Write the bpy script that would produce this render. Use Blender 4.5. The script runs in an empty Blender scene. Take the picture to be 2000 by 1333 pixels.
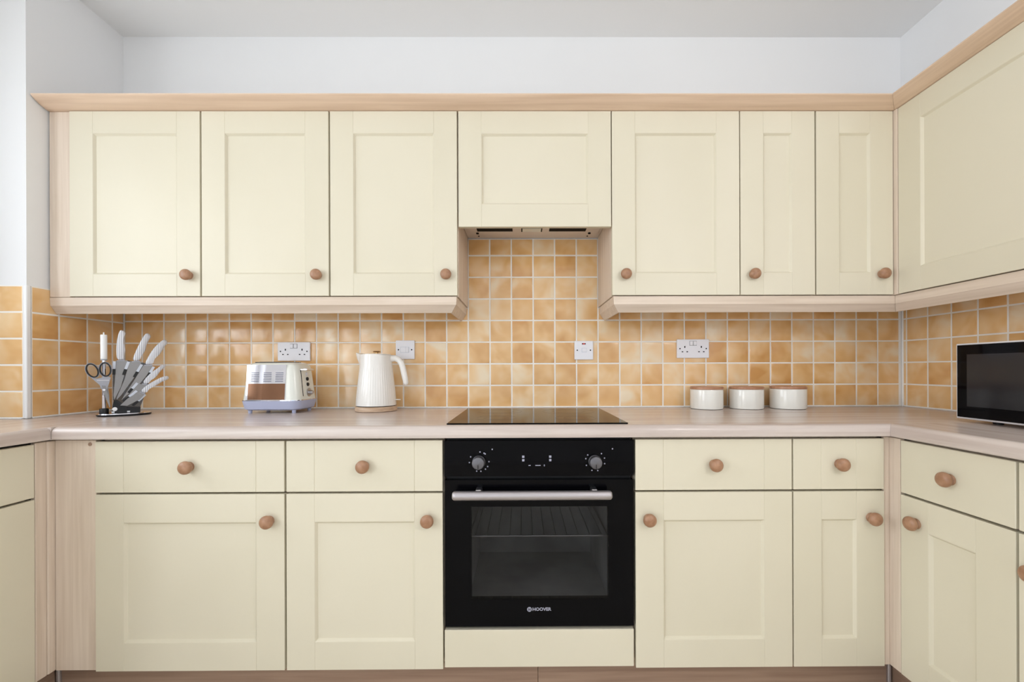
import bpy, bmesh, math, random
from mathutils import Vector, Matrix

# ------------------------------------------------------------------ camera, light, exposure
scene = bpy.context.scene
COL = scene.collection
EYE = 1.0865
cam_data = bpy.data.cameras.new('camera')
cam = bpy.data.objects.new('camera', cam_data)
COL.objects.link(cam)
cam.location = (0, 0, EYE)
cam.rotation_euler = (math.radians(90), math.radians(0.19), math.radians(-0.30))
cam_data.sensor_fit = 'HORIZONTAL'
cam_data.sensor_width = 36.0
cam_data.lens = 820 / 2000 * 36.0
cam_data.shift_x = -0.0120
cam_data.shift_y = 0.02775
cam_data.clip_start = 0.02
scene.camera = cam

world = bpy.data.worlds.new('world')
scene.world = world
world.use_nodes = True
wb = world.node_tree.nodes['Background']
wb.inputs['Color'].default_value = (0.80, 0.90, 1.0, 1)
wb.inputs['Strength'].default_value = 1.6

def area_light(name, loc, rot, sx, sy, power, color):
    l = bpy.data.lights.new(name, 'AREA')
    l.shape = 'RECTANGLE'; l.size = sx; l.size_y = sy
    l.energy = power; l.color = color
    o = bpy.data.objects.new(name, l); COL.objects.link(o)
    o.location = loc; o.rotation_euler = rot
    return o
# daylight through the sink window (left wall); the other two are added fill lights
area_light('daylight_sink_window', (-2.30, 0.62, 1.64), (0, math.radians(-90), 0), 1.05, 1.14, 36, (0.95, 0.956, 1.0))
area_light('added_fill_left_rear', (-2.30, -1.15, 1.20), (0, math.radians(-90), 0), 2.0, 1.5, 80, (0.96, 0.962, 1.0))  # added fill from the left rear, brightens the right-hand faces
area_light('added_fill_rear', (0.0, -2.45, 1.40), (math.radians(90), 0, 0), 2.6, 1.9, 10, (1.0, 0.985, 0.96))  # added frontal fill from behind the camera

vs = scene.view_settings
scene.display_settings.display_device = 'sRGB'
vs.view_transform = 'Standard'
vs.look = 'None'
vs.exposure = -0.74
vs.gamma = 1.0
vs.use_curve_mapping = False

# ------------------------------------------------------------------ helpers
random.seed(7)
PI = math.pi

def obj(name, bm, mat, parent=None, loc=None, smooth=False, auto=None):
    me = bpy.data.meshes.new(name)
    bmesh.ops.recalc_face_normals(bm, faces=bm.faces[:])
    bm.to_mesh(me); bm.free()
    if smooth:
        for p in me.polygons: p.use_smooth = True
    if mat: me.materials.append(mat)
    o = bpy.data.objects.new(name, me)
    COL.objects.link(o)
    if parent: o.parent = parent
    if loc: o.location = loc
    if auto:
        for p in me.polygons: p.use_smooth = True
        sharp_by_angle(me, auto)
    return o

def sharp_by_angle(me, deg):
    b = bmesh.new(); b.from_mesh(me)
    lim = math.radians(deg)
    for e in b.edges:
        if len(e.link_faces) == 2 and e.calc_face_angle(0) > lim: e.smooth = False
    b.to_mesh(me); b.free()

def thing(name, label, cat, loc=(0, 0, 0), rotz=0, group=None):
    o = bpy.data.objects.new(name, None)
    COL.objects.link(o)
    o.empty_display_size = 0.05
    o.location = loc; o.rotation_euler = (0, 0, rotz)
    tag(o, label, cat, group)
    return o

def tag(o, label, cat, group=None):
    o['label'] = label; o['category'] = cat
    if group: o['group'] = group
    return o

def struct(o):
    o['kind'] = 'structure'
    return o

def B():
    return bmesh.new()

def bx(bm, x0, x1, y0, y1, z0, z1, bev=0.0, seg=1):
    r = bmesh.ops.create_cube(bm, size=1.0)
    vs_ = r['verts']
    for v in vs_:
        v.co = Vector(((x0 + x1) / 2 + v.co.x * (x1 - x0), (y0 + y1) / 2 + v.co.y * (y1 - y0), (z0 + z1) / 2 + v.co.z * (z1 - z0)))
    if bev > 0:
        es = list({e for v in vs_ for e in v.link_edges})
        bmesh.ops.bevel(bm, geom=es, offset=bev, segments=seg, profile=0.5, affect='EDGES', clamp_overlap=True)
    return bm

def box(*a, **k):
    return bx(B(), *a, **k)

def lathe(bm, prof, seg=32, axis='Z', center=(0, 0, 0), cap=True):
    """prof: list of (r, h); axis Z up, or -Y (h towards the viewer)"""
    rings = []
    c = Vector(center)
    for r, h in prof:
        ring = []
        for i in range(seg):
            a = 2 * PI * i / seg
            if axis == 'Z': p = Vector((r * math.cos(a), r * math.sin(a), h))
            elif axis == '-Y': p = Vector((r * math.cos(a), -h, r * math.sin(a)))
            else: p = Vector((h, r * math.cos(a), r * math.sin(a)))
            ring.append(bm.verts.new(c + p))
        rings.append(ring)
    for a, b in zip(rings, rings[1:]):
        for i in range(seg):
            j = (i + 1) % seg
            bm.faces.new((a[i], a[j], b[j], b[i]))
    if cap:
        bm.faces.new(rings[0][::-1]); bm.faces.new(rings[-1])
    return bm

def loft(bm, rings, cap=True):
    R = [[bm.verts.new(p) for p in ring] for ring in rings]
    n = len(R[0])
    for a, b in zip(R, R[1:]):
        for i in range(n):
            j = (i + 1) % n
            bm.faces.new((a[i], a[j], b[j], b[i]))
    if cap:
        bm.faces.new(R[0][::-1]); bm.faces.new(R[-1])
    return bm

def rrect(hx, hy, r, z, n=6, cx=0, cy=0):
    pts = []
    for k, (sx, sy) in enumerate(((1, 1), (-1, 1), (-1, -1), (1, -1))):
        for i in range(n + 1):
            a = PI / 2 * (k + i / n)
            pts.append((cx + sx * (hx - r) + r * math.cos(a), cy + sy * (hy - r) + r * math.sin(a), z))
    return pts

def tube(bm, pts, radii, seg=12, flat=None):
    """swept tube through pts"""
    pts = [Vector(p) for p in pts]
    rings = []
    for i, p in enumerate(pts):
        t = (pts[min(i + 1, len(pts) - 1)] - pts[max(i - 1, 0)]).normalized()
        ref = Vector((0, 1, 0)) if abs(t.y) < 0.9 else Vector((1, 0, 0))
        u = t.cross(ref).normalized(); w = t.cross(u).normalized()
        r = radii[i] if isinstance(radii, (list, tuple)) else radii
        ru, rw = (r, r) if flat is None else (r, r * flat)
        rings.append([p + u * math.cos(2 * PI * k / seg) * ru + w * math.sin(2 * PI * k / seg) * rw for k in range(seg)])
    return loft(bm, rings)

def extrude_outline(bm, pts, y0, y1):
    """outline pts (x, z) extruded between y0 and y1"""
    a = [bm.verts.new((x, y0, z)) for x, z in pts]
    b = [bm.verts.new((x, y1, z)) for x, z in pts]
    n = len(pts)
    bm.faces.new(a); bm.faces.new(b[::-1])
    for i in range(n):
        j = (i + 1) % n
        bm.faces.new((a[i], b[i], b[j], a[j]))
    return bm

def smooth_loop(pts, it=1):
    for _ in range(it):
        out = []
        n = len(pts)
        for i in range(n):
            a, b = pts[i], pts[(i + 1) % n]
            out.append((a[0] * .75 + b[0] * .25, a[1] * .75 + b[1] * .25))
            out.append((a[0] * .25 + b[0] * .75, a[1] * .25 + b[1] * .75))
        pts = out
    return pts

def sweep(bm, path, prof, ends=None):
    """sweep a closed profile (o, z) along a polyline in plan; o points to the RIGHT of the walking direction.
    ends: optional (dir0, dir1) unit-less vectors of the end cuts per unit of o (for mitres)."""
    path = [Vector(p) for p in path]
    n = len(path)
    rings = []
    for i, p in enumerate(path):
        def nrm(a, b):
            d = (b - a).normalized(); return Vector((d.y, -d.x))
        if i == 0: m = nrm(path[0], path[1])
        elif i == n - 1: m = nrm(path[-2], path[-1])
        else:
            n1, n2 = nrm(path[i - 1], p), nrm(p, path[i + 1])
            m = (n1 + n2); m = m / m.dot(n1)
        if ends and i == 0 and ends[0]: m = Vector(ends[0])
        if ends and i == n - 1 and ends[1]: m = Vector(ends[1])
        rings.append([(p.x + m.x * o, p.y + m.y * o, z) for o, z in prof])
    return loft(bm, rings)

def text_mesh(s, size, mat, name, parent, loc, rot, extrude=0.0003, bold=0.0, align='CENTER'):
    c = bpy.data.curves.new('lettering', 'FONT')
    c.body = s; c.size = size; c.extrude = extrude; c.offset = bold
    c.align_x = align; c.align_y = 'CENTER'; c.resolution_u = 3
    t = bpy.data.objects.new('lettering_tmp', c); COL.objects.link(t)
    bpy.context.view_layer.update()
    me = bpy.data.meshes.new_from_object(t.evaluated_get(bpy.context.evaluated_depsgraph_get()))
    bpy.data.objects.remove(t); bpy.data.curves.remove(c)
    me.materials.clear(); me.materials.append(mat)
    o = bpy.data.objects.new(name, me); COL.objects.link(o)
    o.parent = parent; o.location = loc; o.rotation_euler = rot
    return o

# ------------------------------------------------------------------ materials
def lin(r, g, b):
    f = lambda c: (c / 255 / 12.92) if c / 255 <= 0.04045 else ((c / 255 + 0.055) / 1.055) ** 2.4
    return (f(r), f(g), f(b), 1)

def mat(name, col, rough=0.5, metal=0.0, spec=0.5, emit=None, coat=0.0):
    m = bpy.data.materials.new(name); m.use_nodes = True
    p = m.node_tree.nodes['Principled BSDF']
    p.inputs['Base Color'].default_value = col
    p.inputs['Roughness'].default_value = rough
    p.inputs['Metallic'].default_value = metal
    p.inputs['Specular IOR Level'].default_value = spec
    if coat:
        p.inputs['Coat Weight'].default_value = coat
        p.inputs['Coat Roughness'].default_value = 0.05
    if emit:
        p.inputs['Emission Color'].default_value = emit[0]
        p.inputs['Emission Strength'].default_value = emit[1]
    return m

def nodes(m):
    nt = m.node_tree
    return nt, nt.nodes, nt.links, nt.nodes['Principled BSDF']

def noisy(name, c1, c2, rough=0.5, scale=(3, 3, 3), detail=4, spec=0.5, bump=0.0, bscale=None, lo=0.35, hi=0.65, dist=0.0, coat=0.0):
    """two colours mixed by a stretched noise in object space, optional fine bump"""
    m = mat(name, c1, rough, 0, spec, coat=coat)
    nt, N, L, p = nodes(m)
    tc = N.new('ShaderNodeTexCoord'); mp = N.new('ShaderNodeMapping')
    mp.inputs['Scale'].default_value = scale
    L.new(tc.outputs['Object'], mp.inputs['Vector'])
    # shift the pattern from object to object
    oi = N.new('ShaderNodeObjectInfo'); mu = N.new('ShaderNodeMath'); mu.operation = 'MULTIPLY'; mu.inputs[1].default_value = 37.0
    L.new(oi.outputs['Random'], mu.inputs[0])
    cb = N.new('ShaderNodeCombineXYZ')
    for k in range(3): L.new(mu.outputs[0], cb.inputs[k])
    L.new(cb.outputs[0], mp.inputs['Location'])
    nz = N.new('ShaderNodeTexNoise'); nz.inputs['Scale'].default_value = 1.0; nz.inputs['Detail'].default_value = detail
    nz.inputs['Distortion'].default_value = dist
    L.new(mp.outputs[0], nz.inputs['Vector'])
    cr = N.new('ShaderNodeValToRGB')
    cr.color_ramp.elements[0].position = lo; cr.color_ramp.elements[0].color = c1
    cr.color_ramp.elements[1].position = hi; cr.color_ramp.elements[1].color = c2
    L.new(nz.outputs['Fac'], cr.inputs['Fac']); L.new(cr.outputs['Color'], p.inputs['Base Color'])
    if bump:
        n2 = N.new('ShaderNodeTexNoise'); n2.inputs['Scale'].default_value = bscale or 60; n2.inputs['Detail'].default_value = 2
        if bscale: L.new(tc.outputs['Object'], n2.inputs['Vector'])
        else: L.new(mp.outputs[0], n2.inputs['Vector'])
        bp = N.new('ShaderNodeBump'); bp.inputs['Strength'].default_value = bump; bp.inputs['Distance'].default_value = 0.002
        L.new(n2.outputs['Fac'], bp.inputs['Height']); L.new(bp.outputs[0], p.inputs['Normal'])
    return m

M = {}
M['wall'] = noisy('white_wall_paint', lin(248, 248, 249), lin(245, 245, 246), 0.75, (1.2, 1.2, 1.2), 3, 0.2, 0.06, 90)
M['ceiling'] = noisy('ceiling_paint', lin(249, 249, 249), lin(247, 247, 247), 0.85, (1, 1, 1), 2, 0.1)
M['floor'] = noisy('floor_vinyl', lin(222, 212, 197), lin(208, 196, 178), 0.5, (1.5, 22, 1), 5)
M['cream'] = noisy('cream_painted_door', lin(230, 222, 201), lin(226, 218, 196), 0.40, (2.0, 2.0, 1.2), 3, 0.45, 0.03, 140)
wood_a, wood_b = lin(234, 217, 200), lin(219, 200, 181)
M['wood_x'] = noisy('pale_maple_lengthwise', wood_a, wood_b, 0.42, (2.2, 60, 60), 6, 0.4, dist=0.3)
M['wood_y'] = noisy('pale_maple_depthwise', wood_a, wood_b, 0.42, (60, 2.2, 60), 6, 0.4, dist=0.3)
M['wood_z'] = noisy('pale_maple_upright', wood_a, wood_b, 0.42, (60, 60, 2.2), 6, 0.4, dist=0.3)
M['cornice_x'] = noisy('cornice_maple_lengthwise', lin(231, 204, 179), lin(215, 186, 160), 0.42, (2.2, 60, 60), 6, 0.4, dist=0.3)
M['cornice_y'] = noisy('cornice_maple_depthwise', lin(231, 204, 179), lin(215, 186, 160), 0.42, (60, 2.2, 60), 6, 0.4, dist=0.3)
M['plinth'] = noisy('plinth_wood', lin(170, 142, 122), lin(150, 122, 104), 0.5, (2.2, 60, 60), 6, 0.3, dist=0.3)
top_a, top_b = lin(224, 212, 205), lin(197, 181, 173)
M['top_x'] = noisy('worktop_laminate_lengthwise', top_a, top_b, 0.24, (1.6, 46, 46), 6, 0.5, dist=0.5, lo=0.3, hi=0.7)
M['top_y'] = noisy('worktop_laminate_depthwise', top_a, top_b, 0.24, (46, 1.6, 46), 6, 0.5, dist=0.5, lo=0.3, hi=0.7)
M['knob'] = noisy('turned_beech_knob', lin(180, 138, 109), lin(158, 115, 86), 0.35, (60, 12, 60), 4, 0.5)
M['grout'] = mat('grout', lin(252, 247, 240), 0.8, 0, 0.2)
M['sealant'] = mat('white_sealant', lin(252, 251, 249), 0.5)
M['trim_white'] = mat('white_plastic_trim', lin(249, 249, 250), 0.3)
M['plastic'] = mat('white_socket_plastic', lin(246, 246, 252), 0.3)
M['hole'] = mat('dark_recess', lin(28, 28, 34), 0.6, 0, 0.2)
M['black_glass'] = mat('black_glass', lin(7, 7, 10), 0.06, 0, 0.10)
M['hob_glass'] = mat('hob_glass', lin(10, 9, 9), 0.05, 0, 0.04)
M['black'] = mat('black_plastic', lin(16, 16, 20), 0.4, 0, 0.4)
M['steel'] = mat('brushed_steel', lin(196, 194, 198), 0.28, 1.0)
M['alu'] = mat('satin_aluminium', lin(190, 185, 188), 0.5, 1.0)
M['chrome'] = mat('chrome', lin(226, 226, 234), 0.05, 1.0)
M['dial'] = mat('dial_metal', lin(118, 117, 122), 0.5, 1.0)
M['mark'] = mat('pale_print', lin(165, 165, 182), 0.5)
M['vent'] = mat('vent_slot', lin(96, 98, 120), 0.4)
M['ring_mark'] = mat('grey_print', lin(60, 56, 54), 0.25)
M['red'] = mat('red_lens', lin(225, 60, 40), 0.3)
M['enamel'] = noisy('oven_enamel', lin(150, 150, 148), lin(128, 128, 128), 0.4, (6, 6, 6), 3)
M['toaster_cream'] = mat('toaster_cream', lin(238, 239, 230), 0.22, 0, 0.5, coat=0.5)
M['toaster_base'] = mat('toaster_grey_base', lin(186, 191, 218), 0.35)
M['kettle'] = mat('kettle_cream', lin(247, 244, 239), 0.16, 0, 0.5, coat=0.5)
M['gold'] = mat('brass', lin(196, 160, 110), 0.2, 1.0)
M['kettle_wood'] = noisy('kettle_base_wood', lin(222, 196, 170), lin(190, 158, 130), 0.5, (20, 20, 90), 4)
M['canister'] = mat('canister_glaze', lin(247, 245, 238), 0.14, 0, 0.5, coat=0.4)
M['lid'] = noisy('canister_lid_wood', lin(200, 150, 118), lin(176, 124, 92), 0.35, (14, 70, 30), 4)
M['silver'] = mat('silver_plastic', lin(228, 226, 230), 0.3, 0.1)
M['scissor_grey'] = mat('grey_plastic', lin(170, 172, 182), 0.35)
M['blade'] = mat('knife_steel', lin(140, 138, 138), 0.32, 1.0)
M['cutlery_plastic'] = mat('clip_plastic', lin(214, 220, 232), 0.25)
M['hood'] = mat('hood_underside', lin(226, 214, 204), 0.45)
M['felt'] = mat('dark_gap', lin(40, 36, 32), 0.8, 0, 0.1)

def handle_material():
    m = mat('wavy_white_handle', lin(228, 228, 232), 0.35)
    nt, N, L, p = nodes(m)
    tc = N.new('ShaderNodeTexCoord'); mp = N.new('ShaderNodeMapping'); mp.inputs['Scale'].default_value = (190, 10, 30)
    L.new(tc.outputs['Object'], mp.inputs['Vector'])
    w = N.new('ShaderNodeTexWave'); w.inputs['Scale'].default_value = 0.30; w.inputs['Distortion'].default_value = 5.0; w.inputs['Detail'].default_value = 1.0; w.inputs['Detail Scale'].default_value = 0.6
    L.new(mp.outputs[0], w.inputs['Vector'])
    cr = N.new('ShaderNodeValToRGB')
    cr.color_ramp.elements[0].position = 0.06; cr.color_ramp.elements[0].color = lin(158, 160, 170)
    cr.color_ramp.elements[1].position = 0.3; cr.color_ramp.elements[1].color = lin(232, 232, 236)
    L.new(w.outputs['Fac'], cr.inputs['Fac']); L.new(cr.outputs['Color'], p.inputs['Base Color'])
    return m
M['handle'] = handle_material()

def tile_material():
    m = mat('ochre_glazed_tile', lin(206, 160, 100), 0.17, 0, 0.75)
    nt, N, L, p = nodes(m)
    tc = N.new('ShaderNodeTexCoord'); oi = N.new('ShaderNodeObjectInfo')
    mu = N.new('ShaderNodeMath'); mu.operation = 'MULTIPLY'; mu.inputs[1].default_value = 91.0
    L.new(oi.outputs['Random'], mu.inputs[0])
    cb = N.new('ShaderNodeCombineXYZ')
    for k in range(3): L.new(mu.outputs[0], cb.inputs[k])
    ad = N.new('ShaderNodeVectorMath'); ad.operation = 'ADD'
    L.new(tc.outputs['Object'], ad.inputs[0]); L.new(cb.outputs[0], ad.inputs[1])
    # cloudy glaze inside a tile
    nz = N.new('ShaderNodeTexNoise'); nz.inputs['Scale'].default_value = 9; nz.inputs['Detail'].default_value = 2; nz.inputs['Distortion'].default_value = 0.4
    L.new(ad.outputs[0], nz.inputs['Vector'])
    # tile-to-tile shift
    sh = N.new('ShaderNodeMath'); sh.operation = 'MULTIPLY_ADD'; sh.inputs[1].default_value = 0.30; sh.inputs[2].default_value = -0.15
    wn = N.new('ShaderNodeTexWhiteNoise'); wn.noise_dimensions = '1D'
    L.new(mu.outputs[0], wn.inputs['W']); L.new(wn.outputs['Value'], sh.inputs[0])
    a2 = N.new('ShaderNodeMath'); a2.operation = 'ADD'
    L.new(nz.outputs['Fac'], a2.inputs[0]); L.new(sh.outputs[0], a2.inputs[1])
    cr = N.new('ShaderNodeValToRGB')
    e = cr.color_ramp.elements
    e[0].position = 0.22; e[0].color = lin(220, 164, 98)
    e[1].position = 0.80; e[1].color = lin(250, 230, 198)
    k = e.new(0.45); k.color = lin(238, 192, 132)
    k = e.new(0.62); k.color = lin(246, 210, 160)
    L.new(a2.outputs[0], cr.inputs['Fac']); L.new(cr.outputs['Color'], p.inputs['Base Color'])
    # uneven glaze
    n2 = N.new('ShaderNodeTexNoise'); n2.inputs['Scale'].default_value = 14; n2.inputs['Detail'].default_value = 2
    L.new(ad.outputs[0], n2.inputs['Vector'])
    bp = N.new('ShaderNodeBump'); bp.inputs['Strength'].default_value = 0.22; bp.inputs['Distance'].default_value = 0.004
    L.new(n2.outputs['Fac'], bp.inputs['Height']); L.new(bp.outputs[0], p.inputs['Normal'])
    return m
M['tile'] = tile_material()

def glass_material(name, tint, gloss):
    m = bpy.data.materials.new(name); m.use_nodes = True
    nt = m.node_tree; N = nt.nodes; L = nt.links
    for n in list(N):
        if n.type != 'OUTPUT_MATERIAL': N.remove(n)
    out = [n for n in N if n.type == 'OUTPUT_MATERIAL'][0]
    t = N.new('ShaderNodeBsdfTransparent'); t.inputs['Color'].default_value = tint
    g = N.new('ShaderNodeBsdfGlossy'); g.inputs['Roughness'].default_value = 0.05; g.inputs['Color'].default_value = (1, 1, 1, 1)
    mx = N.new('ShaderNodeMixShader'); mx.inputs[0].default_value = gloss
    L.new(t.outputs[0], mx.inputs[1]); L.new(g.outputs[0], mx.inputs[2])
    L.new(mx.outputs[0], out.inputs['Surface'])
    return m
M['pane'] = glass_material('window_glass', (0.95, 0.97, 0.97, 1), 0.04)
M['oven_pane'] = glass_material('oven_door_glass', (0.75, 0.75, 0.76, 1), 0.012)
M['acrylic'] = glass_material('smoked_acrylic', (0.35, 0.37, 0.42, 1), 0.05)

# ------------------------------------------------------------------ measures of the room (metres)
YW = 1.935          # face of the tiles on the far wall
XL, XR = -1.824, 1.758   # faces of the short left return and of the right wall
YF = 1.555          # the left return ends here and turns away to the left
XWL = -2.07         # window wall over the sink
YREAR = -2.2
ZC = 2.624
ZT = 0.910          # worktop surface
TP = 0.0997         # tile pitch
TT = 0.006          # tile thickness in front of the plaster

# ------------------------------------------------------------------ setting
floor = struct(obj('floor', box(-2.3, 2.0, YREAR - 0.2, 2.1, -0.1, 0), M['floor']))
ceiling = struct(obj('ceiling', box(-2.3, 2.0, YREAR - 0.2, 2.1, ZC, ZC + 0.1), M['ceiling']))
wall_back = struct(obj('wall_back', box(XL - TT, XR + 0.15, YW + TT, YW + 0.15, 0, ZC), M['wall']))
wall_right = struct(obj('wall_right', box(XR + TT, XR + 0.15, YREAR, YW + TT - 0.0005, 0, ZC), M['wall']))
wall_return = struct(obj('wall_left_return', box(XWL - 0.15, XL - TT, YF + TT, YW + 0.15, 0, ZC, ), M['wall']))
# window wall with the sink opening and a second one added for fill light
WY0, WY1, WZ0, WZ1 = 0.06, 1.18, 1.13, 2.16
b = B()
PY0, PY1, PZ0, PZ1 = -1.90, -0.40, 0.20, 2.20
bx(b, XWL - 0.15, XWL, YREAR, PY0, 0, ZC); bx(b, XWL - 0.15, XWL, PY1, WY0, 0, ZC)
bx(b, XWL - 0.15, XWL, PY0, PY1, 0, PZ0); bx(b, XWL - 0.15, XWL, PY0, PY1, PZ1, ZC)
bx(b, XWL - 0.15, XWL, WY1, YF + TT, 0, ZC)
bx(b, XWL - 0.15, XWL, WY0, WY1, 0, WZ0); bx(b, XWL - 0.15, XWL, WY0, WY1, WZ1, ZC)
wall_left = struct(obj('wall_left', b, M['wall']))
RX0, RX1, RZ0, RZ1 = -1.25, 1.25, 0.5, 2.25  # unseen opening added for the rear fill light
b = B()
bx(b, XWL, RX0, YREAR - 0.15, YREAR, 0, ZC); bx(b, RX1, XR + 0.15, YREAR - 0.15, YREAR, 0, ZC)
bx(b, RX0, RX1, YREAR - 0.15, YREAR, 0, RZ0); bx(b, RX0, RX1, YREAR - 0.15, YREAR, RZ1, ZC)
wall_front = struct(obj('wall_front', b, M['wall']))

def window(name, along, a0, a1, z0, z1, c):
    """frame and panes in the plane c; along 'x' or 'y'"""
    root = bpy.data.objects.new(name, None); COL.objects.link(root); struct(root)
    def bar(n, u0, u1, w0, w1, t, m):
        if along == 'y': o = obj(n, box(c - t, c + t, u0, u1, w0, w1, bev=0.003), m, root)
        else: o = obj(n, box(u0, u1, c - t, c + t, w0, w1, bev=0.003), m, root)
        return o
    f = 0.05
    bar('window_frame', a0, a1, z0, z0 + f, 0.03, M['trim_white']); bar('window_frame', a0, a1, z1 - f, z1, 0.03, M['trim_white'])
    bar('window_frame', a0, a0 + f, z0 + f, z1 - f, 0.03, M['trim_white']); bar('window_frame', a1 - f, a1, z0 + f, z1 - f, 0.03, M['trim_white'])
    mid = (a0 + a1) / 2
    bar('mullion', mid - 0.03, mid + 0.03, z0 + f, z1 - f, 0.028, M['trim_white'])
    for u0, u1 in ((a0 + f, mid - 0.03), (mid + 0.03, a1 - f)):
        o = bar('pane', u0, u1, z0 + f, z1 - f, 0.004, M['pane'])
    return root
window('window_1', 'y', WY0, WY1, WZ0, WZ1, XWL - 0.08)
window('fill_window_3', 'y', PY0, PY1, PZ0, PZ1, XWL - 0.08)  # unseen window added around the left rear fill light
window('fill_window_2', 'x', RX0, RX1, RZ0, RZ1, YREAR - 0.08)  # unseen window added around the rear fill light

# ---- tiles: every tile is its own piece, sharing three mesh kinds per size
def tile_mesh(w, h):
    """tile lying in XZ, face towards -Y at y=0, back at y=TT, origin at its lower left corner; pillowed rim"""
    g = 0.0019; e1 = 0.0016; e2 = 0.0045
    bm = B()
    def ring(i, y): return [(g + i, y, g + i), (w - g - i, y, g + i), (w - g - i, y, h - g - i), (g + i, y, h - g - i)]
    rings = [ring(0, TT), ring(0, 0.0020), ring(e1, 0.0005), ring(e2, 0.0)]
    loft(bm, rings)
    me = bpy.data.meshes.new('tile'); bmesh.ops.recalc_face_normals(bm, faces=bm.faces[:]); bm.to_mesh(me); bm.free()
    for p in me.polygons: p.use_smooth = True
    sharp_by_angle(me, 50)
    me.materials.append(M['tile'])
    return me
TM = {}
def put_tile(parent, u, v, w, h, place, rotz):
    key = (round(w, 4), round(h, 4))
    if key not in TM: TM[key] = tile_mesh(w, h)
    o = bpy.data.objects.new('tile', TM[key]); COL.objects.link(o)
    o.parent = parent
    x, y, z = place(u, v)
    o.location = (x, y, z)
    tw = random.uniform(-0.006, 0.006)
    o.rotation_euler = (random.uniform(-0.006, 0.006) * 0.5, 0, rotz + tw * 0.5)
    return o
def tile_area(parent, cols, rows, place, rotz):
    for i in range(len(cols) - 1):
        for j in range(len(rows) - 1):
            w, h = cols[i + 1] - cols[i], rows[j + 1] - rows[j]
            if w < 0.012 or h < 0.012: continue
            put_tile(parent, cols[i], rows[j], w, h, place, rotz)
Z0T = 0.9135
rows_main = [Z0T + k * TP for k in range(5)] + [1.3705]
rows_full = [Z0T + k * TP for k in range(8)] + [1.6885]
xl0 = -0.2472
cols_all = [XL + 0.001] + [xl0 + k * TP for k in range(-15, 21)]
back_place = lambda u, v: (u, YW, v)
left_cols = [c for c in cols_all if c <= xl0 + 1e-6]
mid_cols = [c for c in cols_all if xl0 - 1e-6 <= c <= xl0 + 6 * TP + 1e-6]
right_cols = [c for c in cols_all if c >= xl0 + 6 * TP - 1e-6]
tile_area(wall_back, left_cols, rows_main, back_place, 0)
tile_area(wall_back, mid_cols, rows_full, back_place, 0)
tile_area(wall_back, right_cols, rows_main, back_place, 0)
b = box(XL + 0.0005, XR - 0.0005, YW + 0.0008, YW + TT, ZT + 0.001, 1.3708)
bx(b, xl0, xl0 + 6 * TP, YW + 0.0008, YW + TT, 1.3708, 1.6888)
obj('grout', b, M['grout'], wall_back)
# right wall: tiles face -X
ycols = [0.0] + [0.024 + 0.1003 * k for k in range(0, 11)]
ycols = [0.0065] + ycols[1:]
tile_area(wall_right, ycols, rows_main, lambda u, v: (XR, YW - u, v), -PI / 2)
obj('grout', box(XR + 0.0008, XR + TT, YW - 1.03, YW - 0.001, ZT + 0.001, 1.3708), M['grout'], wall_right)
# left return: one face towards +X, one towards the camera
LP = 0.0977
rows_left = [Z0T + k * LP for k in range(6)]
tile_area(wall_return, [1.571, 1.6646, 1.772, 1.880, 1.9335], rows_left[:], lambda u, v: (XL, u, v), PI / 2)
obj('grout', box(XL - TT, XL - 0.0008, 1.5715, YW - 0.0005, ZT + 0.001, rows_left[-1] + 0.001), M['grout'], wall_return)
tile_area(wall_return, [XWL + 0.001, XWL + 0.034, XWL + 0.134, XL - 0.013], rows_left, lambda u, v: (u, YF, v), 0)
obj('grout', box(XWL + 0.0005, XL - 0.013, YF + 0.0008, YF + TT, ZT + 0.001, rows_left[-1] + 0.001), M['grout'], wall_return)

# trims: white corner beads and the sealant lines along the worktop
struct(obj('trim_1', box(XL - 0.0125, XL + 0.0015, YF - 0.0015, 1.570, ZT + 0.0005, rows_left[-1] + 0.002, bev=0.004, seg=3), M['trim_white'], smooth=False))
struct(obj('trim_2', box(XR - 0.002, XR + 0.0055, YW - 0.0065, YW - 0.0005, ZT + 0.0005, 1.370, bev=0.0012), M['sealant']))
struct(obj('trim_7', box(XL + 0.0003, XL + 0.0045, YW - 0.0045, YW - 0.0003, ZT + 0.006, 1.369, bev=0.001), M['sealant']))
struct(obj('trim_3', box(XL + 0.001, XR - 0.005, YW - 0.0055, YW + 0.0015, ZT + 0.0003, ZT + 0.0052, bev=0.0015), M['sealant']))
struct(obj('trim_4', box(XR - 0.0055, XR + 0.0015, 0.92, YW - 0.025, ZT + 0.0003, ZT + 0.0052, bev=0.0015), M['sealant']))
struct(obj('trim_5', box(XL - 0.0015, XL + 0.005, 1.572, YW - 0.006, ZT + 0.0003, ZT + 0.0052, bev=0.0015), M['sealant']))
struct(obj('trim_6', box(XWL + 0.002, XL - 0.014, YF - 0.005, YF + 0.0015, ZT + 0.0003, ZT + 0.0052, bev=0.0015), M['sealant']))

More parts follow.
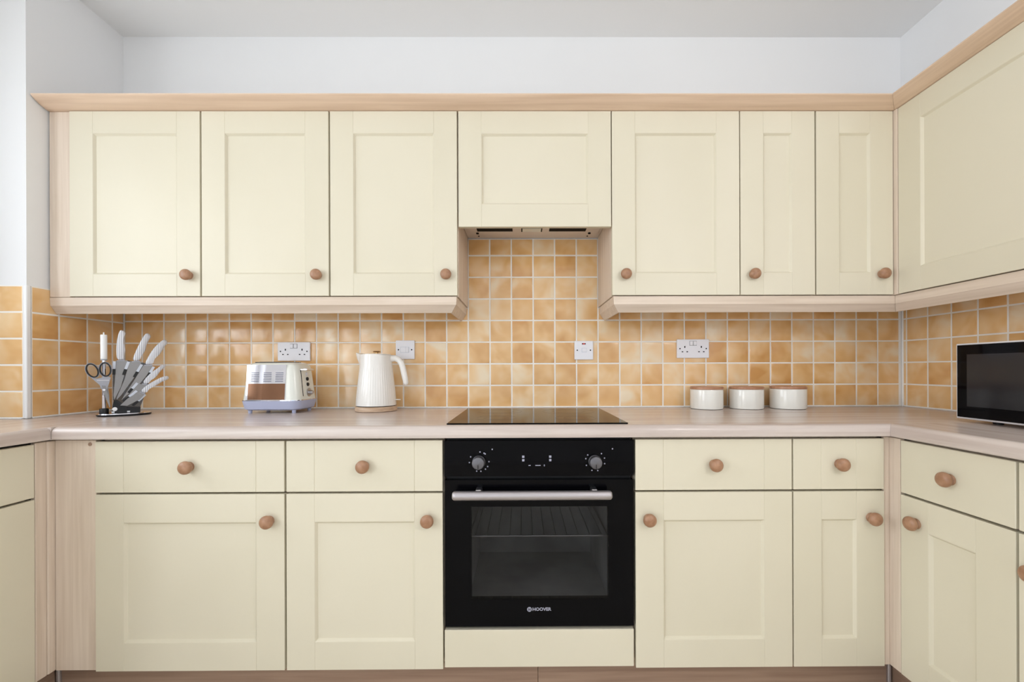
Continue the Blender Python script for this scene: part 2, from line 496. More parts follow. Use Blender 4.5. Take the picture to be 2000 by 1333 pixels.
# ------------------------------------------------------------------ cabinets
KNOB = None
def knob_mesh():
    prof = [(0.0145, -0.001), (0.0155, 0.001), (0.0155, 0.003), (0.0135, 0.0045), (0.0120, 0.0065), (0.0130, 0.0085), (0.0172, 0.0108), (0.0202, 0.0142),
            (0.0211, 0.0185), (0.0204, 0.0232), (0.0174, 0.0272), (0.0118, 0.0300), (0.005, 0.0312), (0.001, 0.0314)]
    bm = lathe(B(), prof, 24, '-Y')
    me = bpy.data.meshes.new('knob'); bmesh.ops.recalc_face_normals(bm, faces=bm.faces[:]); bm.to_mesh(me); bm.free()
    for p in me.polygons: p.use_smooth = True
    sharp_by_angle(me, 60)
    me.materials.append(M['knob'])
    return me
KNOB = knob_mesh()
def put_knob(parent, x, z, y=0.0):
    o = bpy.data.objects.new('knob', KNOB); COL.objects.link(o)
    o.parent = parent; o.location = (x, y, z)
    return o

DT = 0.020   # door thickness
def shaker_door(parent, x0, x1, z0, z1, knob=None, stile=0.089, rail=0.086):
    """front face at local y=0; the recessed panel with its sloped moulding is the door's own mesh"""
    ax0, ax1, az0, az1 = x0 + stile, x1 - stile, z0 + rail, z1 - rail
    s = 0.0068
    def ring(i, y): return [(ax0 + i, y, az0 + i), (ax1 - i, y, az0 + i), (ax1 - i, y, az1 - i), (ax0 + i, y, az1 - i)]
    bm = loft(B(), [ring(0, DT - 0.001), ring(0, 0.0003), ring(0.0008, 0.0004), ring(s, 0.0085)])
    d = obj('door', bm, M['cream'], parent)
    for u0, u1 in ((x0, ax0), (ax1, x1)):
        obj('stile', box(u0, u1, 0, DT, z0, z1, bev=0.0007), M['cream'], d)
    for w0, w1 in ((z0, az0), (az1, z1)):
        obj('rail', box(ax0 + 0.0001, ax1 - 0.0001, 0, DT, w0, w1, bev=0.0007), M['cream'], d)
    if knob: put_knob(d, *knob)
    return d
def drawer_front(parent, x0, x1, z0, z1, knob=None, stile=0.089):
    if stile:
        d = obj('drawer', box(x0 + stile, x1 - stile, 0, DT, z0, z1, bev=0.0012), M['cream'], parent)
        for u0, u1 in ((x0, x0 + stile - 0.0001), (x1 - stile + 0.0001, x1)):
            obj('stile', box(u0, u1, 0, DT, z0, z1, bev=0.0012), M['cream'], d)
    else:
        d = obj('drawer', box(x0, x1, 0, DT, z0, z1, bev=0.0015), M['cream'], parent)
    if knob: put_knob(d, *knob)
    return d

YB, YU = 1.335, 1.625       # front planes of base and wall doors
XB_R, XB_L, XU_R = 1.178, -1.487, 1.4507
BZ0, BZM0, BZM1, BZ1 = 0.134, 0.6935, 0.7000, 0.862
UZ0, UZ1 = 1.3715, 2.0890

def base_unit(label, loc, rotz, x0, x1, side, cx0=None, cx1=None, knob_in=0.040, depth=0.595, drawer_stile=0.089, kd=0.782, kz=0.610, top=0.868):
    t = thing('base_cabinet', label, 'cabinet', loc, rotz, 'base cabinets')
    w = x1 - x0
    a0 = -0.002 if cx0 is None else cx0
    a1 = w + 0.002 if cx1 is None else cx1
    obj('carcass', box(a0, a1, DT + 0.014, depth, BZ0 + 0.002, top), M['wood_z'], t)
    drawer_front(t, 0, w, BZM1, BZ1, (w / 2, kd), drawer_stile)
    kx = w - knob_in if side == 'R' else knob_in
    shaker_door(t, 0, w, BZ0, BZM0, (kx, kz), rail=0.089)
    return t
bspan = [(-1.3518, -0.7557), (-0.749, -0.254), (0.360, 0.860), (0.8652, 1.1555)]
base_unit('widest cream base cabinet with drawer and door beneath the toaster', (bspan[0][0], YB, 0), 0, 0, bspan[0][1] - bspan[0][0], 'R', knob_in=0.046)
base_unit('cream base cabinet with drawer and door just left of the oven', (bspan[1][0], YB, 0), 0, 0, bspan[1][1] - bspan[1][0], 'R', cx1=0.4955, knob_in=0.046)
base_unit('cream base cabinet with drawer and door just right of the oven', (bspan[2][0], YB, 0), 0, 0, bspan[2][1] - bspan[2][0], 'L', cx0=-0.0005)
base_unit('narrow cream base cabinet with drawer and door at the right end of the oven wall', (bspan[3][0], YB, 0), 0, 0, bspan[3][1] - bspan[3][0], 'R', knob_in=0.044)
base_unit('narrow cream base cabinet below the microwave, nearest the corner on the right run', (XB_R, 1.302, 0), -PI / 2, 0, 0.305, 'L', depth=0.57, drawer_stile=0, kd=0.779, kz=0.621, knob_in=0.052)
base_unit('cream base cabinet at the right edge of the photo, only a strip showing', (XB_R, 0.991, 0), -PI / 2, 0, 0.60, 'L', depth=0.57, drawer_stile=0, kd=0.779, kz=0.612, knob_in=0.037)
base_unit('cream base cabinet beneath the sink at the left edge of the photo', (XB_L, 1.2876 - 0.60, 0), PI / 2, 0, 0.60, 'L', depth=0.575, drawer_stile=0, top=0.735)

def wall_unit(label, x0, x1, side, cx0=None, cx1=None, loc=None, rotz=0, depth=0.3075, knob_in=0.041, knob=True):
    t = thing('wall_cabinet', label, 'cabinet', loc or (x0, YU, UZ0), rotz, 'wall cabinets')
    w = x1 - x0
    a0 = -0.0025 if cx0 is None else cx0 - x0
    a1 = w + 0.0025 if cx1 is None else cx1 - x0
    H = UZ1 - UZ0
    obj('carcass', box(a0, a1, DT + 0.002, depth, 0, H - 0.001), M['wood_z'], t)
    kx = w - knob_in if side == 'R' else knob_in
    shaker_door(t, 0, w, 0.002, H - 0.002, (kx, 0.081) if knob else None, rail=0.085)
    return t
wall_unit('cream wall cabinet at the left end above the knife block', -1.740, -1.2405, 'R')
wall_unit('cream wall cabinet above the toaster, second from the left wall', -1.2335, -0.7455, 'R')
wall_unit('cream wall cabinet above the kettle, just left of the extractor hood', -0.739, -0.2497, 'R', cx1=-0.2475)
wall_unit('wide cream wall cabinet just right of the extractor hood', 0.351, 0.8455, 'L', knob_in=0.050, cx0=0.3505)
wall_unit('narrow cream wall cabinet with its knob at the lower left', 0.850, 1.1395, 'L', knob_in=0.047)
wall_unit('narrow cream wall cabinet with its knob at the lower right, in the corner', 1.1455, 1.4447, 'R', knob_in=0.047, cx1=1.4465)
wall_unit('large cream wall cabinet on the right wall above the microwave', 0, 0.60, 'R', loc=(XU_R, 1.609, UZ0), rotz=-PI / 2, depth=0.304)

# extractor hood behind its own cabinet door
t = thing('extractor_hood', 'built-in extractor hood behind a short cream cabinet door above the hob', 'extractor hood', (-0.2437, YU, 1.6385))
hw = 0.347 + 0.2437
obj('housing', box(-0.002, hw + 0.002, DT + 0.002, 0.3075, 0.0525, UZ1 - 1.6385 - 0.001), M['hood'], t)
shaker_door(t, 0, hw, 0.001, UZ1 - 1.6385 - 0.002, None, rail=0.087)
obj('filter_panel', box(0.012, hw - 0.012, 0.03, 0.235, 0.0475, 0.0523, bev=0.001), M['hood'], t)
for x0, x1 in ((0.052, 0.205), (0.362, 0.52)):
    obj('intake_slot', box(x0, x1, 0.158, 0.196, 0.0465, 0.0474), M['felt'], t)
obj('lamp_recess', box(0.242, 0.332, 0.155, 0.202, 0.0466, 0.0474), M['felt'], t)
obj('lamp_cover', box(0.247, 0.327, 0.158, 0.199, 0.0455, 0.0474, bev=0.0006), M['toaster_cream'], t)
for x0 in (0.05, hw - 0.05):
    obj('catch', lathe(B(), [(0.006, 0.043), (0.006, 0.0474)], 12, 'Z', (x0, 0.217, 0)), M['felt'], t)
    obj('screw', lathe(B(), [(0.0035, 0.0500), (0.0035, 0.0524)], 10, 'Z', (x0, 0.276, 0)), M['felt'], t)

# fillers and corner posts
tag(obj('filler_panel', box(XL + 0.001, -1.7445, YU + 0.006, YU + 0.024, UZ0, UZ1 - 0.001, bev=0.001), M['wood_z']), 'pale wood filler strip between the left wall and the wall cabinets', 'filler panel')
b = box(XU_R - 0.0035, XU_R + 0.014, 1.6105, 1.650, UZ0, UZ1 - 0.001, bev=0.001)
tag(obj('corner_post', b, M['wood_z']), 'pale wood upright in the corner between the wall cabinets at right', 'corner post')
t = thing('filler_panel', 'pale wood filler panel left of the widest base cabinet', 'filler panel', (-1.42, 1.345, 0))
obj('board', box(-0.064, 0.0655, -0.004, 0.014, 0.134, 0.866, bev=0.0012), M['wood_z'], t)
obj('screw_cap', lathe(B(), [(0.0058, 0.0035), (0.0058, 0.0052), (0.0035, 0.0056)], 16, '-Y', (0.047, 0, 0.853)), M['plinth'], t)
b = box(XB_L - 0.016, XB_L, 1.2895, 1.320, 0.134, 0.866, bev=0.002)
bx(b, XB_L - 0.016, XB_L + 0.002, 1.3204, 1.353, 0.134, 0.866, bev=0.004, seg=2)
tag(obj('corner_post', b, M['wood_z']), 'scuffed pale wood upright in the corner beside the sink cabinet', 'corner post')
b = box(XB_R, XB_R + 0.016, 1.304, 1.352, 0.134, 0.866, bev=0.0015)
bx(b, 1.1605, XB_R, 1.342, 1.352, 0.134, 0.866, bev=0.001)
tag(obj('corner_post', b, M['wood_z']), 'pale wood upright in the corner between the base cabinets at right', 'corner post')

# cornice along the cabinet tops and pelmet beneath (path walks so that "right" is into the room)
cz = UZ1
corn = [(-0.030, cz), (0.001, cz), (0.006, cz + 0.002), (0.016, cz + 0.0045), (0.028, cz + 0.0090), (0.042, cz + 0.0165), (0.052, cz + 0.0235), (0.0555, cz + 0.0265), (0.0555, cz + 0.0305), (0.046, cz + 0.0305), (-0.030, cz + 0.012)]
o = obj('cornice', sweep(B(), [(XL + 0.0005, YU), (XU_R - 0.0004, YU)], corn, ends=((0, -1), (-1, -1))), M['cornice_x'], auto=28)
tag(o, 'long pale wood cornice along the tops of the far wall cabinets', 'cornice')
o = obj('cornice', sweep(B(), [(XU_R, YU - 0.0004), (XU_R, 1.0)], corn, ends=((-1, -1), None)), M['cornice_y'], auto=28)
tag(o, 'pale wood cornice along the top of the large right wall cabinet', 'cornice')
pz = UZ0 - 0.0015
pel = [(-0.006, pz), (-0.008, pz - 0.031), (-0.011, pz - 0.034), (-0.029, pz - 0.060), (-0.034, pz - 0.060), (-0.034, pz)]
o = obj('light_pelmet', sweep(B(), [(XL + 0.0005, YU), (-0.2475, YU), (-0.2475, YW - 0.0015)][::1], pel), M['wood_x'], auto=20)
tag(o, 'pale wood pelmet under the wall cabinets left of the hood', 'pelmet')
o = obj('light_pelmet', sweep(B(), [(0.3505, YW - 0.0015), (0.3505, YU), (XU_R - 0.0004, YU)], pel, ends=(None, (-1, -1))), M['wood_x'], auto=20)
tag(o, 'pale wood pelmet under the wall cabinets right of the hood', 'pelmet')
o = obj('light_pelmet', sweep(B(), [(XU_R, YU - 0.0004), (XU_R, 1.0)], pel, ends=((-1, -1), None)), M['wood_y'], auto=20)
tag(o, 'pale wood pelmet under the large right wall cabinet above the microwave', 'pelmet')

# ------------------------------------------------------------------ worktops
XF_L, XF_R, YFW = -1.467, 1.158, 1.315
WB = 0.871
nose = [(-0.026, WB), (-0.004, WB), (-0.0012, WB + 0.001), (0, WB + 0.004), (0, ZT - 0.018), (-0.0018, ZT - 0.010), (-0.006, ZT - 0.0045), (-0.012, ZT - 0.0012), (-0.019, ZT), (-0.026, ZT)]
t = thing('worktop', 'long wood-effect laminate worktop along the tiled far wall', 'worktop', (0, 1.6, WB))
def shift(bm, v):
    for q in bm.verts: q.co -= Vector(v)
    return bm
b = sweep(B(), [(XF_L + 0.0012, YFW), (XF_R - 0.0002, YFW)], nose, ends=((0, -1), (-1, -1)))
bx(b, XF_L + 0.0012, XR - 0.001, YFW + 0.026, YW - 0.0003, WB, ZT)
bx(b, XL + 0.001, XF_L + 0.0012, YF + 0.0003, YW - 0.0003, WB, ZT)
obj('slab', shift(b, (0, 1.6, WB)), M['top_x'], t, auto=35)
t = thing('worktop', 'wood-effect laminate worktop under the microwave on the right', 'worktop', (1.45, 0.8, WB))
b = sweep(B(), [(XF_R, YFW - 0.0002), (XF_R, 0.38)], nose, ends=((-1, -1), None))
bx(b, XF_R + 0.026, XR - 0.001, 0.38, YFW + 0.0256, WB, ZT)
obj('slab', shift(b, (1.45, 0.8, WB)), M['top_y'], t, auto=35)
t = thing('worktop', 'wood-effect laminate worktop at the sink on the left', 'worktop', (-1.75, 1.2, WB))
b = sweep(B(), [(XF_L - 0.0012, 0.67), (XF_L - 0.0012, YFW - 0.001)], nose)
SX0, SX1, SY0, SY1 = -1.975, -1.535, 0.745, 1.222      # sink cut-out
xa, xb = XWL + 0.001, XF_L - 0.0272
bx(b, xa, SX0, 0.67, YF - 0.0005, WB, ZT)
bx(b, SX1, xb, 0.67, YF - 0.0005, WB, ZT)
bx(b, SX0, SX1, 0.67, SY0, WB, ZT)
bx(b, SX0, SX1, SY1, YF - 0.0005, WB, ZT)
bx(b, xb, XF_L - 0.0006, YFW + 0.0, YF - 0.0005, WB, ZT)
obj('slab', shift(b, (-1.75, 1.2, WB)), M['top_y'], t, auto=35)
t = thing('sink', 'inset steel sink, its rounded rim just showing at the left edge', 'sink', (-1.755, 0.9835, ZT))
hx_, hy_ = 0.243, 0.262
rr = [rrect(hx_, hy_, 0.05, 0.0006), rrect(hx_ - 0.003, hy_ - 0.003, 0.05, 0.0030), rrect(hx_ - 0.016, hy_ - 0.016, 0.045, 0.0022), rrect(hx_ - 0.026, hy_ - 0.026, 0.045, -0.006), rrect(hx_ - 0.032, hy_ - 0.032, 0.045, -0.15), rrect(hx_ - 0.06, hy_ - 0.06, 0.03, -0.165)]
bm = loft(B(), rr, cap=False); bm.faces.new([v for v in bm.verts][-len(rr[0]):])
obj('bowl', bm, M['steel'], t, auto=40)
obj('plug', lathe(B(), [(0.034, -0.1645), (0.034, -0.160), (0.026, -0.158)], 24), M['chrome'], t)

# ------------------------------------------------------------------ plinths
def plinth(label, loc, rotz, w, conn=None):
    t = thing('plinth', label, 'plinth', loc, rotz, 'plinths under the base cabinets')
    obj('board', box(0, w, 0, 0.016, 0.001, 0.131, bev=0.0008), M['plinth'], t)
    if conn is not None: obj('corner_connector', lathe(B(), [(0.007, 0.001), (0.007, 0.131)], 12, 'Z', (conn, -0.003, 0)), M['alu'], t)
    return t
plinth('brown wood plinth board under the cabinets left of the joint below the oven', (-1.533, 1.395, 0), 0, 1.582, 0.003)
plinth('brown wood plinth board under the cabinets right of the joint below the oven', (0.0502, 1.395, 0), 0, 1.172, 1.168)
plinth('brown wood plinth board under the sink cabinet', (-1.54, 0.70, 0), PI / 2, 0.69)
plinth('brown wood plinth board under the right run of base cabinets', (1.228, 1.392, 0), -PI / 2, 1.0)

# ------------------------------------------------------------------ oven and hob
OX0, OX1 = -0.2478, 0.3545
t = thing('oven', 'black built-in electric oven with steel bar handle under the hob', 'oven', ((OX0 + OX1) / 2, YB, 0.26))
ow = OX1 - OX0; h = ow / 2
Zo = lambda z: z - 0.26
b = B()   # casing with its open cavity
cx_, cz0, cz1 = 0.235, 0.31, 0.70
bx(b, -h + 0.006, -cx_, 0.024, 0.55, Zo(0.262), Zo(0.866)); bx(b, cx_, h - 0.006, 0.024, 0.55, Zo(0.262), Zo(0.866))
bx(b, -cx_, cx_, 0.024, 0.55, Zo(0.262), Zo(cz0)); bx(b, -cx_, cx_, 0.024, 0.55, Zo(cz1), Zo(0.866))
bx(b, -cx_, cx_, 0.45, 0.55, Zo(cz0), Zo(cz1))
for q in b.verts: q.co.y += 0.006 if q.co.y < 0.03 else 0.0
obj('cavity', b, M['enamel'], t)
b = B()
bx(b, -h + 0.004, -cx_ - 0.0, 0.0232, 0.0298, Zo(0.262), Zo(0.866)); bx(b, cx_, h - 0.004, 0.0232, 0.0298, Zo(0.262), Zo(0.866))
bx(b, -cx_, cx_, 0.0232, 0.0298, Zo(0.262), Zo(cz0)); bx(b, -cx_, cx_, 0.0232, 0.0298, Zo(cz1), Zo(0.866))
obj('front_frame', b, M['black'], t)
pan = obj('control_panel', box(-h, h, -0.002, 0.022, Zo(0.7475), Zo(0.861), bev=0.001), M['black_glass'], t)
wx0, wx1, wz0, wz1 = -0.2165, 0.2195, 0.354, 0.650
door = B()
dz0, dz1 = 0.2685, 0.7345
bx(door, -h + 0.001, wx0, 0.0, 0.022, Zo(dz0), Zo(dz1)); bx(door, wx1, h - 0.001, 0.0, 0.022, Zo(dz0), Zo(dz1))
bx(door, wx0, wx1, 0.0, 0.022, Zo(dz0), Zo(wz0)); bx(door, wx0, wx1, 0.0, 0.022, Zo(wz1), Zo(dz1))
dr = obj('door', door, M['black_glass'], t)
obj('window_pane', box(wx0, wx1, 0.0004, 0.006, Zo(wz0), Zo(wz1)), M['oven_pane'], dr)
hz = 0.697
obj('bar_handle', lathe(B(), [(0.002, -0.2467), (0.0095, -0.246), (0.0135, -0.242), (0.0142, -0.234), (0.0142, 0.234), (0.0135, 0.242), (0.0095, 0.246), (0.002, 0.2467)], 20, 'X', (-0.0235, -0.040, Zo(hz))), M['alu'], dr, auto=40)
for x in (-0.190, 0.170):
    obj('handle_bracket', box(x - 0.009, x + 0.009, -0.035, 0.001, Zo(hz - 0.006), Zo(hz + 0.016), bev=0.002), M['steel'], dr)
# wire shelf inside
sh = B(); zsh = Zo(0.537)
for y in (0.05, 0.43): tube(sh, [(-0.228, y, zsh), (0.228, y, zsh)], 0.003, 8)
for x in (-0.228, 0.228): tube(sh, [(x, 0.05, zsh), (x, 0.43, zsh)], 0.003, 8)
for k in range(12):
    x = -0.21 + k * 0.038
    tube(sh, [(x, 0.05, zsh), (x, 0.43, zsh)], 0.0018, 6)
tube(sh, [(-0.13, 0.43, zsh), (-0.13, 0.43, zsh + 0.035), (0.15, 0.43, zsh + 0.035), (0.15, 0.43, zsh)], 0.0025, 6)
obj('wire_shelf', sh, M['blade'], t)
def oven_knob(x, z):
    k = obj('dial', lathe(B(), [(0.021, 0.002), (0.0205, 0.006), (0.0195, 0.007), (0.0195, 0.026), (0.018, 0.028), (0.001, 0.0315)], 28, '-Y', (x, 0, Zo(z))), M['dial'], t, auto=35)
    obj('pointer', box(x - 0.001, x + 0.001, -0.0322, -0.030, Zo(z - 0.0165), Zo(z - 0.004)), M['black'], k)
oven_knob(-0.1915, 0.793); oven_knob(0.177, 0.793)
def dots(name, pts, s=0.0022):
    b = B()
    for x, z in pts: bx(b, x - s, x + s, -0.0027, -0.0019, Zo(z - s), Zo(z + s))
    o = obj(name, b, M['mark'], t); o['kind'] = 'stuff'
def ring_of(x, z, r, angs): return [(x + r * math.cos(math.radians(a)), z + r * math.sin(math.radians(a))) for a in angs]
dots('dial_marks', ring_of(-0.1905, 0.794, 0.031, (150, 185, 85, 60, 52, 0, -30, -50, -80, -105)) + [(-0.149, 0.833)], 0.0019)
dots('dial_marks', ring_of(0.178, 0.794, 0.031, (140, 165, 205, 250, 285, 50, 18, -15)) + [(0.233, 0.833)], 0.0019)
dots('display_buttons', [(-0.0505, 0.809), (-0.0505, 0.798), (0.035, 0.809), (0.035, 0.798)], 0.0036)
b = B()
bx(b, -0.0125, 0.0045, -0.0027, -0.0019, Zo(0.780), Zo(0.7825)); bx(b, -0.034, -0.027, -0.0027, -0.0019, Zo(0.780), Zo(0.7825)); bx(b, 0.0140, 0.0185, -0.0027, -0.0019, Zo(0.7802), Zo(0.7822)); bx(b, 0.0153, 0.0172, -0.0027, -0.0019, Zo(0.778), Zo(0.7845))
obj('display_marks', b, M['mark'], t)['kind'] = 'stuff'
lt = text_mesh('HOOVER', 0.0142, M['mark'], 'lettering', t, (0.0065, -0.0006, Zo(0.323)), (PI / 2, 0, 0), 0.0003, 0.0004)
lt.scale = (1.02, 1, 1)
b = lathe(B(), [(0.0075, 0.0002), (0.0075, 0.0009)], 24, '-Y', (-0.0325, 0, Zo(0.323)))
lg = obj('emblem', b, M['mark'], t)
b = B()
for x in (-0.0360, -0.0305): bx(b, x, x + 0.0016, -0.0013, -0.0009, Zo(0.3187), Zo(0.3275))
bx(b, -0.0360, -0.0290, -0.0013, -0.0009, Zo(0.3222), Zo(0.3240))
obj('emblem_letter', b, M['black'], lg)
tag(obj('oven_filler', box(OX0 - 0.001, OX1 - 0.001, YB, YB + DT, 0.139, 0.2575, bev=0.0015), M['cream']), 'plain cream filler panel beneath the black oven', 'filler panel')

t = thing('hob', 'flat black glass hob set into the worktop above the oven', 'hob', (0.0485, 1.6025, ZT))
obj('glass', box(-0.2912, 0.2912, -0.2575, 0.2575, 0.0003, 0.0045, bev=0.0012), M['hob_glass'], t)
for x, y, r in ((-0.14, 0.12, 0.09), (-0.14, -0.11, 0.072), (0.14, 0.11, 0.105), (0.14, -0.12, 0.072)):
    for q in (r, r * 0.62):
        o = obj('cooking_zone', lathe(B(), [(q, 0.0045), (q, 0.00465), (q - 0.0012, 0.00465), (q - 0.0012, 0.0045)], 48, 'Z', (x, y, 0), cap=False), M['ring_mark'], t)

# ------------------------------------------------------------------ sockets and switches
def plate(name, label, cat, x, z, w, h, group=None):
    t = thing(name, label, cat, (x, YW - 0.0002, z), 0, group)
    obj('face_plate', box(-w / 2, w / 2, -0.0095, 0.0, -h / 2, h / 2, bev=0.002, seg=2), M['plastic'], t)
    return t
def screws(t, d):
    for s in (-1, 1): obj('screw', lathe(B(), [(0.0032, 0.0093), (0.0032, 0.0099)], 12, '-Y', (s * d, 0, 0)), M['hole'], t)
def double_socket(label, x, z):
    t = plate('double_socket', label, 'socket', x, z, 0.1475, 0.086, 'double sockets')
    screws(t, 0.0605)
    for s in (-1, 1):
        cx = s * 0.038
        obj('pin_hole', box(cx - 0.0025, cx + 0.0025, -0.0098, -0.0090, 0.0035, 0.0120), M['hole'], t)
        for q in (-0.011, 0.011): obj('pin_hole', box(cx - s * 0.0 + q - 0.0035, cx + q + 0.0035, -0.0098, -0.0090, -0.0165, -0.0120), M['hole'], t)
        r = obj('rocker', box(s * 0.0085 - 0.0068, s * 0.0085 + 0.0068, -0.0125, -0.0080, 0.0150, 0.0340, bev=0.001), M['plastic'], t)
        obj('rocker_gap', box(s * 0.0085 - 0.0078, s * 0.0085 + 0.0078, -0.0098, -0.0093, 0.0140, 0.0350), M['hole'], t)
    return t
double_socket('white double socket on the tiles behind the toaster', (574.5 - 1018) / 424.8, EYE + (722 - 685.5) / 424.8)
double_socket('white double socket on the tiles above the three canisters', (1352 - 1018) / 424.8, EYE + (722 - 682.5) / 424.8)
t = plate('light_switch', 'white single switch on the tiles above the kettle handle', 'switch', (790.5 - 1018) / 424.8, EYE + (722 - 683) / 424.8, 0.086, 0.086)
screws(t, 0.0302)
obj('rocker', box(0.0035, 0.0165, -0.0135, -0.0080, -0.0125, 0.0125, bev=0.001), M['plastic'], t)
obj('rocker_gap', box(-0.0215, 0.0178, -0.0098, -0.0092, -0.0136, 0.0136), M['cutlery_plastic'], t)
obj('fuse_holder', box(-0.0205, 0.0025, -0.0108, -0.0080, -0.0125, 0.0125, bev=0.001), M['plastic'], t)
t = plate('cooker_switch', 'white fused switch with a red light above the hob', 'switch', (1138.5 - 1018) / 424.8, EYE + (722 - 685) / 424.8, 0.086, 0.086)
screws(t, 0.0302)
lens = obj('indicator_light', box(-0.0088, 0.0088, -0.0108, -0.0085, 0.0265, 0.0325, bev=0.0006), M['red'], t)
for s in (-1, 1): obj('lens_end', box(s * 0.0062 - 0.0022, s * 0.0062 + 0.0022, -0.0112, -0.0090, 0.0268, 0.0322), M['hole'], lens)
obj('rocker', box(-0.0085, 0.0125, -0.0135, -0.0080, -0.0080, 0.0095, bev=0.001), M['plastic'], t)
obj('rocker_gap', box(-0.0095, 0.0135, -0.0098, -0.0092, -0.0092, 0.0105), M['cutlery_plastic'], t)

# ------------------------------------------------------------------ toaster
t = thing('toaster', 'cream and chrome two-slice toaster with viewing window on the worktop', 'toaster', (-1.024, 1.786, ZT + 0.0005))
t.scale = (1.09, 1.06, 1.035)
hx = lambda z: 0.109 - (z - 0.045) * 0.09
hy = lambda z: 0.080 - (z - 0.045) * 0.09
rings = [rrect(hx(z) - d, hy(z) - d, 0.030 - d * 0.4, z) for z, d in ((0.045, 0), (0.08, 0), (0.12, 0), (0.16, 0), (0.180, 0.0008), (0.189, 0.003), (0.195, 0.007), (0.199, 0.013), (0.2005, 0.020))]
body = obj('body', loft(B(), rings), M['toaster_cream'], t, auto=40)
def face_slab(bm, x0, x1, z0, z1, off, th):
    """thin plate lying on the sloped front face"""
    pts = []
    for d in (off, off - th):
        pts.append([(x0 + 0.0, -hy(z0) - d, z0), (x1, -hy(z0) - d, z0), (x1, -hy(z1) - d, z1), (x0, -hy(z1) - d, z1)])
    return loft(bm, pts)
b = face_slab(B(), -0.086, 0.060, 0.0535, 0.1915, 0.0022, 0.006)
front = obj('chrome_front', b, M['chrome'], t)
for cx in (-0.054, -0.008, 0.036):
    b = B()
    for k in range(6): face_slab(b, cx - 0.0145, cx + 0.0145, 0.1245 + k * 0.0068, 0.1272 + k * 0.0068, 0.0027, 0.002)
    obj('vent', b, M['vent'], front)
m_win = mat('toaster_window_reflection', lin(140, 104, 82), 0.08, 1.0)  # brown tint stands in for the worktop reflected in the chrome
obj('viewing_window', face_slab(B(), -0.078, 0.0585, 0.0545, 0.1175, 0.0030, 0.002), m_win, front)
obj('base', loft(B(), [rrect(0.096, 0.068, 0.028, 0.012), rrect(0.105, 0.076, 0.03, 0.017), rrect(0.110, 0.081, 0.032, 0.040), rrect(0.1115, 0.0825, 0.032, 0.0500), rrect(0.1105, 0.0815, 0.032, 0.0515)]), M['toaster_base'], t, auto=40)
obj('base_band', loft(B(), [rrect(0.1118, 0.0828, 0.032, 0.0500), rrect(0.1118, 0.0828, 0.032, 0.0530), rrect(0.105, 0.076, 0.03, 0.0530)]), M['chrome'], t, auto=40)
for sx in (-1, 1):
    for sy in (-1, 1): obj('foot', lathe(B(), [(0.0065, 0), (0.0075, 0.013)], 14, 'Z', (sx * 0.082, sy * 0.058, 0)), M['toaster_base'], t)
for y in (-0.02, 0.02): obj('bread_slot', box(-0.062, 0.055, y - 0.011, y + 0.011, 0.1995, 0.2038), M['hole'], t)
obj('top_plate', box(-0.07, 0.056, -0.046, 0.046, 0.1985, 0.2030), M['black'], t)
def end_x(z): return hx(z)
b = B()
loft(b, [[(end_x(0.066) + 0.0012, -0.041, 0.066), (end_x(0.066) + 0.0012, -0.0385, 0.066), (end_x(0.172) + 0.0012, -0.0385, 0.172), (end_x(0.172) + 0.0012, -0.041, 0.172)],
         [(end_x(0.066) - 0.004, -0.041, 0.066), (end_x(0.066) - 0.004, -0.0385, 0.066), (end_x(0.172) - 0.004, -0.0385, 0.172), (end_x(0.172) - 0.004, -0.041, 0.172)]])
obj('lever_slot', b, M['hole'], t)
b = box(0.094, 0.122, -0.0415, -0.037, 0.171, 0.1735)
bx(b, 0.112, 0.127, -0.050, 0.004, 0.1690, 0.1770, bev=0.002)
obj('lever', b, M['chrome'], t)
for k, z in enumerate((0.154, 0.134, 0.112)):
    obj('button', lathe(B(), [(0.0075, -0.004), (0.0075, 0.0035), (0.0065, 0.0045)], 18, 'X', (end_x(z), 0.002, z)), M['silver'] if k == 0 else M['black'], t)
dl = obj('browning_dial', lathe(B(), [(0.0175, -0.004), (0.0175, 0.0025), (0.0155, 0.003), (0.0085, 0.003), (0.008, 0.016), (0.0065, 0.0175)], 24, 'X', (end_x(0.079), 0.006, 0.079)), M['steel'], t, auto=40)

# ------------------------------------------------------------------ kettle
t = thing('kettle', 'cream ribbed jug kettle with wooden base ring beside the toaster', 'kettle', (-0.630, 1.8165, ZT + 0.0005))
obj('power_base', lathe(B(), [(0.084, 0.0), (0.0865, 0.002), (0.0865, 0.0185), (0.085, 0.0205), (0.079, 0.0208)], 48), M['kettle_wood'], t, auto=40)
def smooth(a, b_, x):
    x = max(0, min(1, (x - a) / (b_ - a))); return x * x * (3 - 2 * x)
NB = 192
rings = []
zs = [0.0235, 0.0245, 0.030, 0.045, 0.07, 0.10, 0.13, 0.155, 0.175, 0.190, 0.200, 0.210, 0.222, 0.232, 0.238, 0.2405]
for z in zs:
    base_r = 0.0835 - 0.0175 * smooth(0.01, 0.235, z) - (0.003 if z < 0.024 else 0) - (0.0008 if z > 0.2400 else 0)
    amp = 0.0011 * smooth(0.027, 0.034, z) * (1 - smooth(0.165, 0.195, z))
    ring = []
    for i in range(NB):
        a = 2 * PI * i / NB
        da = abs((a - PI + PI) % (2 * PI) - PI)      # angle from the spout at -x
        r = base_r + amp * abs(math.cos(24 * a)) * 1.0 - amp
        sp = math.exp(-(da / 0.30) ** 2)
        r += 0.020 * sp * smooth(0.185, 0.242, z)
        ring.append((r * math.cos(a), r * math.sin(a), z + 0.009 * sp * smooth(0.225, 0.2405, z) + 0.002 * -math.cos(a) * smooth(0.2, 0.24, z)))
    rings.append(ring)
obj('jug', loft(B(), rings), M['kettle'], t, auto=50)
